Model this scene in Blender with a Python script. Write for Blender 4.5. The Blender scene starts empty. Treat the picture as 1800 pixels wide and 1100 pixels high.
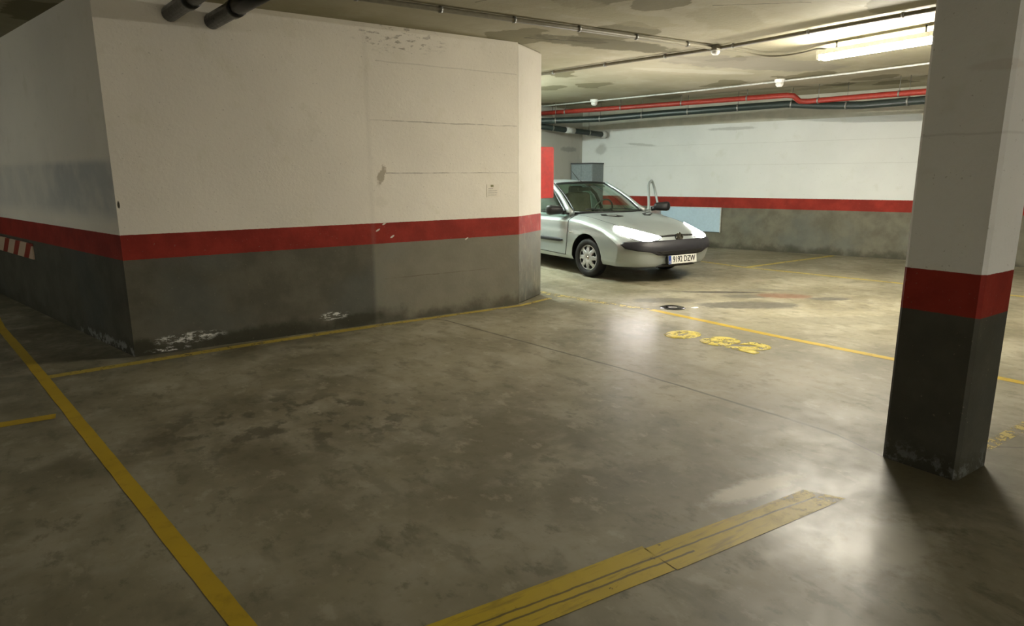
import bpy, bmesh, math, random
from mathutils import Vector, Matrix
from mathutils.bvhtree import BVHTree
random.seed(7)
S = bpy.context.scene
C = S.collection
PI = math.pi

# ------------------------------------------------------------------ node helper
class NT:
    def __init__(s, name):
        s.mat = bpy.data.materials.new(name); s.mat.use_nodes = True
        s.t = s.mat.node_tree; s.t.nodes.clear()
        s.out = s.t.nodes.new('ShaderNodeOutputMaterial')
        s._pos = None
    def n(s, typ, **kw):
        nd = s.t.nodes.new(typ)
        for k, v in kw.items(): setattr(nd, k, v)
        return nd
    def put(s, sock, v):
        if isinstance(v, bpy.types.NodeSocket): s.t.links.new(v, sock)
        elif isinstance(v, (tuple, list)):
            if len(sock.default_value) == 4 and len(v) == 3: v = (*v, 1)
            sock.default_value = v
        else: sock.default_value = v
    def m(s, op, a, b=None, c=None, clamp=False):
        nd = s.n('ShaderNodeMath', operation=op, use_clamp=clamp)
        s.put(nd.inputs[0], a)
        if b is not None: s.put(nd.inputs[1], b)
        if c is not None: s.put(nd.inputs[2], c)
        return nd.outputs[0]
    def pos(s):
        if s._pos is None:
            g = s.n('ShaderNodeNewGeometry'); s._v = g.outputs['Position']
            sp = s.n('ShaderNodeSeparateXYZ'); s.put(sp.inputs[0], s._v)
            s._pos = (sp.outputs[0], sp.outputs[1], sp.outputs[2])
        return s._pos
    def noise(s, scale, detail=4, rough=.55, vec=None, stretch=None, dist=0):
        s.pos(); v = vec or s._v
        if stretch:
            mp = s.n('ShaderNodeMapping'); s.put(mp.inputs['Vector'], v); s.put(mp.inputs['Scale'], stretch); v = mp.outputs[0]
        nd = s.n('ShaderNodeTexNoise'); s.put(nd.inputs['Vector'], v)
        nd.inputs['Scale'].default_value = scale; nd.inputs['Detail'].default_value = detail
        nd.inputs['Roughness'].default_value = rough; nd.inputs['Distortion'].default_value = dist
        return nd.outputs[0]
    def sm(s, x, lo, hi, a=0., b=1.):
        nd = s.n('ShaderNodeMapRange', interpolation_type='SMOOTHSTEP'); s.put(nd.inputs[0], x)
        for i, v in enumerate((lo, hi, a, b)): s.put(nd.inputs[i+1], v)
        return nd.outputs[0]
    def mix(s, f, a, b, blend='MIX'):
        nd = s.n('ShaderNodeMix', data_type='RGBA', blend_type=blend)
        s.put(nd.inputs[0], f); s.put(nd.inputs[6], a); s.put(nd.inputs[7], b)
        return nd.outputs[2]
    def ell(s, px, py, cx, cy, rx, ry, rot=0, soft=.3, nz=None, amt=.8):
        c, sn = math.cos(rot), math.sin(rot)
        dx = s.m('SUBTRACT', px, cx); dy = s.m('SUBTRACT', py, cy)
        u = s.m('MULTIPLY_ADD', dy, sn/rx, s.m('MULTIPLY', dx, c/rx))
        v = s.m('MULTIPLY_ADD', dy, c/ry, s.m('MULTIPLY', dx, -sn/ry))
        d = s.m('SQRT', s.m('MULTIPLY_ADD', v, v, s.m('MULTIPLY', u, u)))
        if nz is not None: d = s.m('MULTIPLY_ADD', s.m('SUBTRACT', nz, .5), amt*2, d)
        return s.sm(d, 1-soft, 1+soft, 1, 0)
    def seg(s, px, py, a, b, w, nz=None, amt=.03):
        ax, ay = a; bx, by = b[0]-ax, b[1]-ay; L = bx*bx+by*by
        dx = s.m('SUBTRACT', px, ax); dy = s.m('SUBTRACT', py, ay)
        if nz is not None:
            o = s.m('MULTIPLY', s.m('SUBTRACT', nz, .5), amt*2); dx = s.m('ADD', dx, o); dy = s.m('ADD', dy, o)
        h = s.m('MULTIPLY_ADD', dy, by/L, s.m('MULTIPLY', dx, bx/L), clamp=True)
        ex = s.m('MULTIPLY_ADD', h, -bx, dx); ey = s.m('MULTIPLY_ADD', h, -by, dy)
        d = s.m('SQRT', s.m('MULTIPLY_ADD', ex, ex, s.m('MULTIPLY', ey, ey)))
        return s.sm(d, w*.4, w, 1, 0)
    def mx(s, *a):
        r = a[0]
        for b in a[1:]: r = s.m('MAXIMUM', r, b)
        return r
    def fin(s, col, rough=.6, metal=0, bump=None, bs=.2, bd=.01, spec=.5, alpha=None, coat=0, emit=None, es=0, trans=0, ior=1.45):
        p = s.n('ShaderNodeBsdfPrincipled')
        s.put(p.inputs['Base Color'], col); s.put(p.inputs['Roughness'], rough); s.put(p.inputs['Metallic'], metal)
        s.put(p.inputs['Specular IOR Level'], spec); s.put(p.inputs['Coat Weight'], coat)
        p.inputs['Transmission Weight'].default_value = trans; p.inputs['IOR'].default_value = ior
        if alpha is not None: s.put(p.inputs['Alpha'], alpha)
        if emit is not None: s.put(p.inputs['Emission Color'], emit); p.inputs['Emission Strength'].default_value = es
        if bump is not None:
            b = s.n('ShaderNodeBump'); b.inputs['Strength'].default_value = bs; b.inputs['Distance'].default_value = bd
            s.put(b.inputs['Height'], bump); s.t.links.new(b.outputs[0], p.inputs['Normal'])
        s.t.links.new(p.outputs[0], s.out.inputs[0])
        return s.mat

def simple(name, col, rough=.5, metal=0, var=.12, scale=25, **k):
    t = NT(name); nz = t.noise(scale, 4)
    c = t.mix(t.sm(nz, .3, .7), tuple(x*(1-var) for x in col), tuple(min(1, x*(1+var)) for x in col))
    return t.fin(c, t.sm(nz, .2, .8, max(0, rough-.06), rough+.06), metal, **k)

# ------------------------------------------------------------------ key measures (metres)
H1, H2, HC = .998, .797, 2.823      # top and bottom of the red band, ceiling
CORN = (.374, 6.062); END1 = (4.223, 6.062); END2 = (4.804, 6.414)
LD = (math.sin(-.2456), math.cos(-.2456))             # direction of the left side wall
FD = (math.sin(-.3194), math.cos(-.3194)); FN = (-FD[1], FD[0])   # far wall direction and normal (towards the viewer)
def far(t, off=0, z=0): return Vector((13.623+FD[0]*t+FN[0]*off, FD[1]*t+FN[1]*off, z))

# ------------------------------------------------------------------ materials
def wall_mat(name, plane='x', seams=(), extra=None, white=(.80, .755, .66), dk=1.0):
    t = NT(name); x, y, z = t.pos()
    u = x if plane == 'x' else y
    big = t.noise(.9, 4); med = t.noise(4, 5, .6); fine = t.noise(38, 3, .6)
    edge = t.m('MULTIPLY_ADD', t.m('SUBTRACT', t.noise(30, 3), .5), .006, z)
    wht = t.mix(t.sm(big, .35, .65), tuple(c*.93 for c in white), white)
    wht = t.mix(t.sm(med, .56, .72, 0, .35), wht, (white[0]*.80, white[1]*.80, white[2]*.72))
    red = t.mix(t.sm(med, .35, .7), (.21, .018, .010), (.29, .028, .016))
    gry = t.mix(t.sm(med, .3, .7), (.11, .104, .076), (.165, .155, .115))
    gry = t.mix(t.sm(big, .5, .65, 0, .5), gry, (.12, .135, .125))
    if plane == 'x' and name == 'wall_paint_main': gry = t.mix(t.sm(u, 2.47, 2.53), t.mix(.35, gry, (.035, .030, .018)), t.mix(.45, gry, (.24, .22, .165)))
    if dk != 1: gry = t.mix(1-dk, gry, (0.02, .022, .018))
    # dirt and damp rising from the floor
    damp = t.m('MULTIPLY', t.sm(t.m('MULTIPLY_ADD', t.m('SUBTRACT', med, .5), .35, z), .0, .17, 1, 0), .75)
    gry = t.mix(damp, gry, (.045, .043, .028))
    col = t.mix(t.sm(edge, H1-.002, H1+.002), red, wht)
    col = t.mix(t.sm(edge, H2-.002, H2+.002), gry, col)
    for (zs, u0, u1, k) in seams:
        zz = t.m('ABSOLUTE', t.m('SUBTRACT', t.m('MULTIPLY_ADD', t.m('SUBTRACT', t.noise(5, 4), .5), .02, z), zs))
        ln = t.m('MULTIPLY', t.sm(zz, .002, .008, 1, 0), t.m('MULTIPLY', t.m('GREATER_THAN', u, u0), t.m('LESS_THAN', u, u1)))
        ln = t.m('MULTIPLY', ln, t.sm(t.noise(7, 4), .38, .6, .15, k))
        col = t.mix(ln, col, (.12, .10, .065))
    if extra: col = extra(t, u, z, col, med, fine)
    spk = t.sm(t.noise(60, 2, .5), .70, .76, 0, .4)
    col = t.mix(spk, col, (.24, .21, .15))
    h = t.m('ADD', t.m('MULTIPLY', med, .6), t.m('MULTIPLY', fine, .4))
    return t.fin(col, .75, bump=h, bs=.35, bd=.012, spec=.3)

def main_extra(t, u, z, col, med, fine):
    n2 = t.noise(9, 5, .7)
    col = t.mix(t.ell(u, z, 2.615, 1.455, .035, .10, -.45, .2, t.noise(22, 5, .75), 1.2), col, (.45, .40, .31))
    col = t.mix(t.m('MULTIPLY', t.ell(u, z, 2.60, 1.20, .06, .05, 0, .4, n2, .9), .12), col, (.40, .37, .28))
    # flaked paint: pale plaster showing low on the dado
    n3 = t.noise(16, 5, .75, stretch=(.5, 1, 1.6))
    for cx, cz, rx, rz in ((.80, .105, .30, .05), (.62, .03, .18, .02), (2.07, .135, .15, .045)):
        mk = t.m('MULTIPLY', t.ell(u, z, cx, cz, rx, rz, 0, .2, n3, .9), t.sm(n3, .50, .56))
        col = t.mix(mk, col, (.62, .62, .58))
    for cx, cz, rx, rz in ((1.35, .05, .5, .07), (2.3, .07, .25, .06), (.45, .06, .1, .08)):
        col = t.mix(t.m('MULTIPLY', t.ell(u, z, cx, cz, rx, rz, 0, .4, n2, .8), .8), col, (.035, .034, .02))
    # scuffed and blistered plaster under the ceiling
    mk = t.m('MULTIPLY', t.ell(u, z, 2.85, 2.72, .42, .13, 0, .35, n2, .6), t.sm(n3, .53, .60))
    col = t.mix(t.m('MULTIPLY', mk, .75), col, (.27, .24, .19))
    for cx, cz in ((2.55, .93), (2.7, .86), (2.62, .99), (3.55, .79)):
        col = t.mix(t.ell(u, z, cx, cz, .022, .008, .5, .3, n2, .6), col, (.60, .56, .48))
    col = t.mix(t.ell(u, z, .392, 1.235, .010, .028, 0, .3, n2, .8), col, (.05, .045, .03))
    # slightly different old repaint of the part beyond the pour joint
    col = t.mix(t.m('MULTIPLY', t.sm(t.m('ABSOLUTE', t.m('SUBTRACT', u, 2.50)), .003, .04, 1, 0), .10), col, (.30, .28, .22))
    return col
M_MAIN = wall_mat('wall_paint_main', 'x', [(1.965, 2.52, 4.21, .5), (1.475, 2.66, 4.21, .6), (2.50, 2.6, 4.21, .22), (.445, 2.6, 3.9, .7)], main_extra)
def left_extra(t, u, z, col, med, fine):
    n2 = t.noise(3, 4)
    band = t.m('MULTIPLY', t.m('MULTIPLY', t.sm(z, 1.05, 1.22), t.sm(z, 1.54, 1.62, 1, 0)), t.sm(u, 7.3, 8.2, 1, .5))  # soft-edged blue-grey shade above the red band, painted into the wall colour
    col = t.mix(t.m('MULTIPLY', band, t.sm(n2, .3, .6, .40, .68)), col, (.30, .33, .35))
    mk = t.ell(u, z, 6.6, .03, .7, .06, 0, .3, t.noise(5, 5, .7), .9)
    col = t.mix(t.m('MULTIPLY', mk, t.sm(t.noise(9, 5, .7), .5, .58, 0, .7)), col, (.30, .30, .28))
    return col
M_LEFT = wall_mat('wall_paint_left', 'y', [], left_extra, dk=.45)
def end_extra(t, u, z, col, med, fine):
    n2 = t.noise(14, 5, .7, stretch=(1, 1, .3))
    col = t.mix(t.m('MULTIPLY', t.sm(n2, .55, .66), .14), col, (.42, .37, .28))
    return col
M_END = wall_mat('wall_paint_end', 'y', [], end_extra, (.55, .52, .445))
def far_extra(t, u, z, col, med, fine):
    n2 = t.noise(6, 5, .7)
    # grey-beige strip under the ceiling
    col = t.mix(t.sm(z, 2.395, 2.405), col, t.mix(t.sm(med, .3, .7), (.40, .40, .33), (.48, .475, .40)))
    for cy, cz, ry, rz, r in ((11.1, 1.98, .10, .13, .7), (10.2, 2.06, .30, .025, .1), (8.4, 2.30, .4, .03, 0)):
        col = t.mix(t.m('MULTIPLY', t.ell(u, z, cy, cz, ry, rz, r, .3, n2, .7), .55), col, (.33, .34, .32))
    return col
M_FAR = wall_mat('wall_paint_far', 'y', [(1.62, 5, 11, .12), (2.02, 5, 11, .12)], far_extra, (.70, .72, .70))
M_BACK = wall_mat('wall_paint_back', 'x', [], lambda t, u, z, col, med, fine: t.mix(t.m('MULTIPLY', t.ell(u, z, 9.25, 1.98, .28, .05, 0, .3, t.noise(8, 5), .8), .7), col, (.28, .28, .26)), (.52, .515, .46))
def pil_extra(t, u, z, col, med, fine):
    n3 = t.noise(14, 5, .75)
    mk = t.m('MULTIPLY', t.sm(z, .03, .16, 1, 0), t.sm(n3, .5, .62))
    col = t.mix(t.m('MULTIPLY', mk, .4), col, (.25, .27, .26))
    col = t.mix(t.m('MULTIPLY', t.ell(u, z, 1.28, 1.9, .1, .02, 0, .3, t.noise(9, 5), .9), .15), col, (.40, .28, .2))
    return col
M_PIL = wall_mat('pillar_paint', 'y', [(1.62, 0, 9, .15)], pil_extra, (.82, .82, .78), .4)

def floor_mat():
    t = NT('polished_concrete'); x, y, z = t.pos()
    big = t.noise(.55, 5, .6); med = t.noise(2.3, 6, .62, dist=.15); fine = t.noise(14, 4, .65); st = t.noise(5, 5, .6, stretch=(1, .5, 1), dist=.25)
    col = t.mix(t.sm(big, .33, .68), (.125, .110, .064), (.285, .256, .176))
    col = t.mix(t.sm(med, .42, .68, 0, .6), col, (.35, .325, .25))
    col = t.mix(t.sm(st, .50, .68, 0, .62), col, (.155, .14, .088))
    col = t.mix(t.sm(fine, .55, .75, 0, .35), col, (.12, .105, .065))
    fl = t.noise(7, 5, .7, stretch=(1, .6, 1)); col = t.mix(t.sm(fl, .54, .66, 0, .55), col, (.10, .09, .05)); col = t.mix(t.sm(fl, .44, .34, 0, .35), col, (.40, .37, .28))
    nz = t.noise(3.2, 5, .65, dist=.5); n2 = t.noise(9, 5, .7)
    st_ = []
    # spotted wear in the empty bay
    wr = t.m('MULTIPLY', t.ell(x, y, 1.0, 3.85, .75, .5, -.5, .4, nz, .5), t.sm(t.noise(7, 4, .6, stretch=(1, .7, 1)), .50, .60))
    col = t.mix(t.m('MULTIPLY', wr, .75), col, (.07, .062, .035))
    # dark margin along the foot of the walls and round the pillar
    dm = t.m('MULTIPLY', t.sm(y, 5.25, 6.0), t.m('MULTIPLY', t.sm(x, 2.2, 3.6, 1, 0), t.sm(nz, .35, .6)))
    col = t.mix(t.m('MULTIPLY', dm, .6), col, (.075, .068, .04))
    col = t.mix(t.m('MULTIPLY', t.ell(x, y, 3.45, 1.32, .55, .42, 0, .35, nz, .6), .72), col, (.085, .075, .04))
    col = t.mix(t.m('MULTIPLY', t.ell(x, y, 2.55, 1.72, .28, .07, -.1, .4, n2, .8), .75), col, (.60, .57, .47))
    col = t.mix(t.m('MULTIPLY', t.ell(x, y, 2.55, 1.12, .30, .16, -.1, .4, n2, .9), .5), col, (.50, .48, .40))
    # oil and damp patches by the drain
    for cx, cy, rx, ry, r, c, k in ((6.30, 4.50, .55, .20, -.62, (.085, .078, .058), .9), (6.75, 4.85, .30, .12, -.6, (.09, .082, .06), .8),
                                 (7.12, 4.62, .32, .15, -.75, (.15, .085, .05), .95), (6.75, 5.20, .48, .06, -.68, (.05, .04, .03), .95), (7.25, 5.02, .45, .06, -.62, (.12, .11, .08), .6),
                                 (7.38, 4.18, .24, .10, -.6, (.085, .08, .065), .9), (5.75, 5.25, .40, .14, -.6, (.09, .085, .06), .7), (6.1, 5.75, .5, .09, -.6, (.13, .12, .09), .5), (5.3, 5.0, .4, .10, -.6, (.14, .13, .10), .5), (6.6, 3.3, .9, .2, -.6, (.16, .15, .11), .4)):
        col = t.mix(t.m('MULTIPLY', t.ell(x, y, cx, cy, rx, ry, r, .2, n2, .5), k), col, c)
    # rim of a dried puddle
    e1 = t.ell(x, y, 6.75, 4.7, 1.25, .62, -.95, .06, nz, .5); e2 = t.ell(x, y, 6.75, 4.7, 1.18, .56, -.95, .06, nz, .5)
    col = t.mix(t.m('MULTIPLY', t.m('SUBTRACT', e1, e2, clamp=True), .5), col, (.13, .12, .09))
    # joints and cracks
    jn = t.noise(6, 4)
    pts = [(3.02, 6.0), (3.13, 5.8), (3.42, 3.36), (3.49, 2.1), (3.49, 1.86)]
    cr = None
    for a, b in zip(pts, pts[1:]):
        q = t.seg(x, y, a, b, .017, jn, .012); cr = q if cr is None else t.m('MAXIMUM', cr, q)
    cr2 = t.mx(t.seg(x, y, (3.49, 1.86), (3.40, 1.56), .011, jn, .012), t.seg(x, y, (3.73, 1.45), (4.6, .9), .009, jn, .02))
    cr = t.m('MAXIMUM', cr, cr2)
    col = t.mix(t.m('MULTIPLY', cr, .8), col, (.06, .05, .03))
    rg = t.m('ADD', t.sm(med, .3, .7, .30, .46), t.sm(fine, .4, .7, 0, .08))
    m_ = t.fin(col, t.m('ADD', rg, .16), bump=t.m('ADD', t.m('MULTIPLY', med, .7), t.m('MULTIPLY', fine, .25)), bs=.10, bd=.006, spec=.45, coat=.10)
    m_.node_tree.nodes['Principled BSDF'].inputs['Coat Roughness'].default_value = .24
    return m_
M_FLOOR = floor_mat()

def ceil_mat():
    t = NT('board_marked_concrete'); x, y, z = t.pos()
    big = t.noise(.7, 5); med = t.noise(3, 6, .65); fine = t.noise(22, 4, .6)
    col = t.mix(t.sm(big, .35, .65), (.29, .27, .18), (.36, .335, .24))
    col = t.mix(t.sm(med, .5, .7, 0, .35), col, (.43, .40, .31))
    # leaf-shaped patches left by worn shuttering
    v = t.n('ShaderNodeTexVoronoi'); t.pos()
    mp = t.n('ShaderNodeMapping'); t.put(mp.inputs['Scale'], (1.15, .95, 1)); mp.inputs['Rotation'].default_value = (0, 0, .5)
    wv = t.n('ShaderNodeVectorMath', operation='ADD'); nzv = t.n('ShaderNodeTexNoise'); nzv.inputs['Scale'].default_value = 1.6; t.put(nzv.inputs['Vector'], t._v)
    sc = t.n('ShaderNodeVectorMath', operation='SCALE'); t.put(sc.inputs[0], nzv.outputs[1]); sc.inputs['Scale'].default_value = .55
    t.put(wv.inputs[0], t._v); t.put(wv.inputs[1], sc.outputs[0]); t.put(mp.inputs['Vector'], wv.outputs[0]); t.put(v.inputs['Vector'], mp.outputs[0])
    v.inputs['Scale'].default_value = 1.0
    sp = t.n('ShaderNodeSeparateColor'); t.put(sp.inputs[0], v.outputs['Color'])
    leaf = t.m('MULTIPLY', t.sm(sp.outputs[0], .52, .54), t.sm(t.m('MULTIPLY_ADD', t.m('SUBTRACT', med, .5), .3, v.outputs['Distance']), .40, .42, 1, 0))
    col = t.mix(t.m('MULTIPLY', leaf, .9), col, (.175, .16, .095))
    # damp area with bare concrete above the gap between wall and car
    nz = t.noise(4, 5, .65)
    for cx, cy, rx, ry, r, c, k in ((5.15, 5.62, .95, .24, -.1, (.12, .11, .065), .85), (4.75, 5.6, .3, .12, 0, (.10, .09, .05), .6),
                                  (7.6, 5.55, 1.3, .42, -.25, (.22, .205, .16), .75), (6.1, 5.9, .8, .12, 0, (.42, .40, .30), .2), (7.4, 6.4, .9, .16, -.3, (.50, .47, .38), .35),
                                  (5.2, 4.15, .55, .28, .4, (.29, .27, .18), .8), (4.6, 4.65, .45, .2, 0, (.30, .28, .18), .7), (3.9, 4.6, .45, .22, .2, (.30, .28, .18), .6)):
        col = t.mix(t.m('MULTIPLY', t.ell(x, y, cx, cy, rx, ry, r, .12, nz, .7), k), col, c)
    brd = t.m('FRACT', t.m('MULTIPLY', y, 2.0))
    col = t.mix(t.m('MULTIPLY', t.sm(t.m('ABSOLUTE', t.m('SUBTRACT', brd, .5)), .005, .012, 1, 0), .18), col, (.16, .15, .10))
    jn = t.noise(6, 4)
    col = t.mix(t.m('MULTIPLY', t.mx(t.seg(x, y, (4.15, 5.83), (5.0, 5.55), .014, jn, .05), t.seg(x, y, (3.4, 3.4), (3.0, 4.9), .01, jn, .03), t.seg(x, y, (5.3, 3.4), (4.7, 3.9), .01, jn, .03)), .8), col, (.05, .045, .03))
    return t.fin(col, .85, bump=t.m('ADD', t.m('MULTIPLY', med, .8), t.m('MULTIPLY', fine, .3)), bs=.4, bd=.015, spec=.2)
M_CEIL = ceil_mat()

def paint_line_mat(name, wear, col=(.42, .285, .014), cracks=False):
    t = NT(name); x, y, z = t.pos()
    n1 = t.noise(9, 6, .7); n2 = t.noise(40, 3, .6); n3 = t.noise(2.2, 4)
    c = t.mix(t.sm(n3, .35, .65), col, tuple(v*1.12 for v in col)); c = t.mix(t.sm(n1, .5, .7, 0, .4), c, tuple(v*.62 for v in col))
    a = t.sm(t.m('ADD', t.m('MULTIPLY', n1, .7), t.m('MULTIPLY', n2, .3)), wear, wear+.07, 0, 1)
    if cracks:
        jn = t.noise(5, 4)
        cr = t.mx(t.seg(x, y, (.75, 1.66), (2.95, 1.49), .007, jn, .014), t.seg(x, y, (1.0, 1.60), (1.9, 1.53), .007, jn, .012))
        c = t.mix(t.m('MULTIPLY', cr, .8), c, (.06, .05, .02)); stk = t.noise(14, 4, .7, stretch=(.12, 1, 1)); c = t.mix(t.sm(stk, .52, .66, 0, .5), c, (.12, .09, .02))
        a = t.m('MULTIPLY', a, t.m('SUBTRACT', 1, t.m('MULTIPLY', t.sm(x, 2.2, 2.8, 0, .9), t.sm(n1, .38, .55, 1, 0))))
    return t.fin(c, .5, alpha=a, spec=.4)
M_YEL = paint_line_mat('yellow_floor_paint', .24)
M_YELW = paint_line_mat('worn_yellow_floor_paint', .40, (.40, .30, .05))
M_YELC = paint_line_mat('cracked_yellow_floor_paint', .31, (.46, .335, .012), True)
M_YELF = paint_line_mat('fading_yellow_floor_paint', .46, (.44, .34, .09))

M_YELN = paint_line_mat('numeral_floor_paint', .43, (.55, .44, .06))
M_BLKPIPE = simple('black_plastic_pipe', (.012, .013, .012), .32)
M_GRNPIPE = simple('dark_green_black_pipe', (.022, .032, .028), .35)
M_REDPIPE = simple('red_pipe_paint', (.27, .028, .017), .45)
M_CONDUIT = simple('grey_conduit', (.16, .145, .10), .5)
M_WCOND = simple('white_conduit', (.50, .51, .48), .55)
M_STEEL = simple('dull_steel', (.25, .25, .23), .4, .7)
M_WPLAS = simple('white_plastic', (.78, .78, .74), .4)
M_REDBOX = simple('red_enamel', (.46, .022, .016), .55)
M_CAB = simple('grey_blue_metal', (.20, .235, .245), .5)
M_CABD = simple('dark_cabinet_edge', (.06, .065, .065), .5)
M_BLUE = simple('pale_blue_board', (.42, .56, .66), .6, var=.04)
M_PAPER = simple('paper', (.74, .69, .59), .7, var=.03)
M_OLIVE = simple('olive_print', (.25, .24, .12), .7)
M_INK = simple('grey_ink', (.40, .37, .32), .7)
def emit_mat(name, col, st):
    t = NT(name); e = t.n('ShaderNodeEmission'); t.put(e.inputs[0], col); e.inputs[1].default_value = st
    t.t.links.new(e.outputs[0], t.out.inputs[0]); return t.mat
K_MAIN, K_CAR, K_FILL_RIGHT, K_REAR, K_FILL_REARL, K_HEAD, K_FILL_LEFT = 186, 122, 1, 190, 62, 40, 22
M_TUBE = emit_mat('fluorescent_tube_glow', (1, .93, .78), K_MAIN)
M_TUBE_CAR = emit_mat('cool_fluorescent_tube_glow', (.86, 1, .95), K_CAR)
M_FILL_RIGHT = emit_mat('right_fill_glow', (1, .93, .80), K_FILL_RIGHT)  # from here to the headlamps: added lamps out of view, for fill light
M_TUBE_REAR = emit_mat('rear_fill_glow', (1, .95, .84), K_REAR)  # fill lamp added behind the camera
M_FILL_REARL = emit_mat('rear_left_fill_glow', (1, .95, .84), K_FILL_REARL)
M_FILL_LEFT = emit_mat('left_fill_glow', (.95, 1, .93), K_FILL_LEFT)
M_LAMPGLOW = emit_mat('headlamp_glow', (1, .93, .88), K_HEAD)

# ------------------------------------------------------------------ mesh helpers
def link(name, me, mat=None, parent=None, smooth=False):
    o = bpy.data.objects.new(name, me); C.objects.link(o)
    if mat is not None:
        for m_ in (mat if isinstance(mat, (list, tuple)) else [mat]): me.materials.append(m_)
    if parent: o.parent = parent
    if smooth:
        for p in me.polygons: p.use_smooth = True
    return o
def obj(name, bm, mat, parent=None, smooth=False):
    me = bpy.data.meshes.new(name); bmesh.ops.recalc_face_normals(bm, faces=bm.faces); bm.to_mesh(me); bm.free()
    return link(name, me, mat, parent, smooth)
def tag(o, label, cat, group=None, kind=None):
    o['label'] = label; o['category'] = cat
    if group: o['group'] = group
    if kind: o['kind'] = kind
    return o
def struct(o, label=None, cat=None):
    o['kind'] = 'structure'
    if label: o['label'] = label
    if cat: o['category'] = cat
    return o
def empty(name, loc, rz=0):
    o = bpy.data.objects.new(name, None); C.objects.link(o); o.location = loc; o.rotation_euler = (0, 0, rz); return o
def prism(bm, pts, z0, z1):
    a = [bm.verts.new((x, y, z0)) for x, y in pts]; b = [bm.verts.new((x, y, z1)) for x, y in pts]
    bm.faces.new(a[::-1]); bm.faces.new(b)
    n = len(pts)
    for i in range(n): bm.faces.new((a[i], a[(i+1) % n], b[(i+1) % n], b[i]))
def box(bm, c, s, rot=None, bev=0):
    M = Matrix.Translation(c) @ (rot.to_4x4() if rot is not None else Matrix.Identity(4)) @ Matrix.Diagonal((*s, 1))
    r = bmesh.ops.create_cube(bm, size=1, matrix=M)
    if bev:
        ed = list({e for v in r['verts'] for e in v.link_edges})
        bmesh.ops.bevel(bm, geom=ed, offset=bev, segments=2, affect='EDGES', profile=.5)
def tube(bm, pts, r, seg=14, cap=True, closed=False, rr=None, flat=None):
    pts = [Vector(p) for p in pts]; n = len(pts); rings = []; prev = None
    for i, p in enumerate(pts):
        if closed: d = (pts[(i+1) % n]-pts[i-1]).normalized()
        elif i == 0: d = (pts[1]-p).normalized()
        elif i == n-1: d = (p-pts[i-1]).normalized()
        else: d = ((pts[i+1]-p).normalized()+(p-pts[i-1]).normalized()).normalized()
        if prev is None:
            up = Vector((0, 0, 1)) if abs(d.z) < .9 else Vector((1, 0, 0)); u = d.cross(up).normalized()
        else: u = (prev-d*prev.dot(d)).normalized()
        prev = u; w = d.cross(u); q = rr[i] if rr else r
        fu, fw = flat or (1, 1)
        rings.append([bm.verts.new(p+u*math.cos(a)*q*fu+w*math.sin(a)*q*fw) for a in [2*PI*k/seg for k in range(seg)]])
    for i in range(n if closed else n-1):
        A, B = rings[i], rings[(i+1) % n]
        for k in range(seg): bm.faces.new((A[k], A[(k+1) % seg], B[(k+1) % seg], B[k]))
    if cap and not closed: bm.faces.new(rings[0][::-1]); bm.faces.new(rings[-1])
def bez(pts, n=8):
    P = [Vector(p) for p in pts]; out = []
    for i in range(len(P)-1):
        p0 = P[max(i-1, 0)]; p1 = P[i]; p2 = P[i+1]; p3 = P[min(i+2, len(P)-1)]
        for k in range(n):
            t = k/n; out.append(.5*((2*p1)+(p2-p0)*t+(2*p0-5*p1+4*p2-p3)*t*t+(3*p1-p0-3*p2+p3)*t**3))
    out.append(P[-1]); return out
def lathe(bm, prof, origin=(0, 0, 0), axis='y', seg=40, sgn=1):
    """prof: list of (radius, offset along axis)"""
    rings = []
    for r, h in prof:
        ring = []
        for k in range(seg):
            a = 2*PI*k/seg; c, s = math.cos(a)*r, math.sin(a)*r
            v = (c, h*sgn, s) if axis == 'y' else ((c, s, h*sgn) if axis == 'z' else (h*sgn, c, s))
            ring.append(bm.verts.new(Vector(origin)+Vector(v)))
        rings.append(ring)
    for A, B in zip(rings, rings[1:]):
        for k in range(seg): bm.faces.new((A[k], A[(k+1) % seg], B[(k+1) % seg], B[k]))
    return rings
def text_mesh(s, size, ext=0.0, align='CENTER', fat=0.0):
    cu = bpy.data.curves.new('t', 'FONT'); cu.body = s; cu.size = size; cu.extrude = ext; cu.align_x = align; cu.offset = fat; cu.align_y = 'CENTER'
    o = bpy.data.objects.new('t', cu); C.objects.link(o); bpy.context.view_layer.update()
    me = bpy.data.meshes.new_from_object(o.evaluated_get(bpy.context.evaluated_depsgraph_get()))
    bpy.data.objects.remove(o); return me

# ------------------------------------------------------------------ room shell
def slab(name, pts, z0, z1, mat):
    bm = bmesh.new(); prism(bm, pts, z0, z1); return struct(obj(name, bm, mat))
XM, YM, YX = -6.0, -10.0, 13.0
slab('floor', [(XM, YM), (17, YM), (17, YX+1), (XM, YX+1)], -.2, 0, M_FLOOR)
slab('ceiling', [(XM, YM), (17, YM), (17, YX+1), (XM, YX+1)], HC, HC+.25, M_CEIL)
LQ = (CORN[0]+LD[0]*6.6, CORN[1]+LD[1]*6.6)
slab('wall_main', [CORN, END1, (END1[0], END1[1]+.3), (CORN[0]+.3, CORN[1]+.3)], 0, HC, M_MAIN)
slab('wall_left', [CORN, (CORN[0]+.3, CORN[1]+.3), (LQ[0]+.3, LQ[1]), LQ], 0, HC, M_LEFT)
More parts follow.
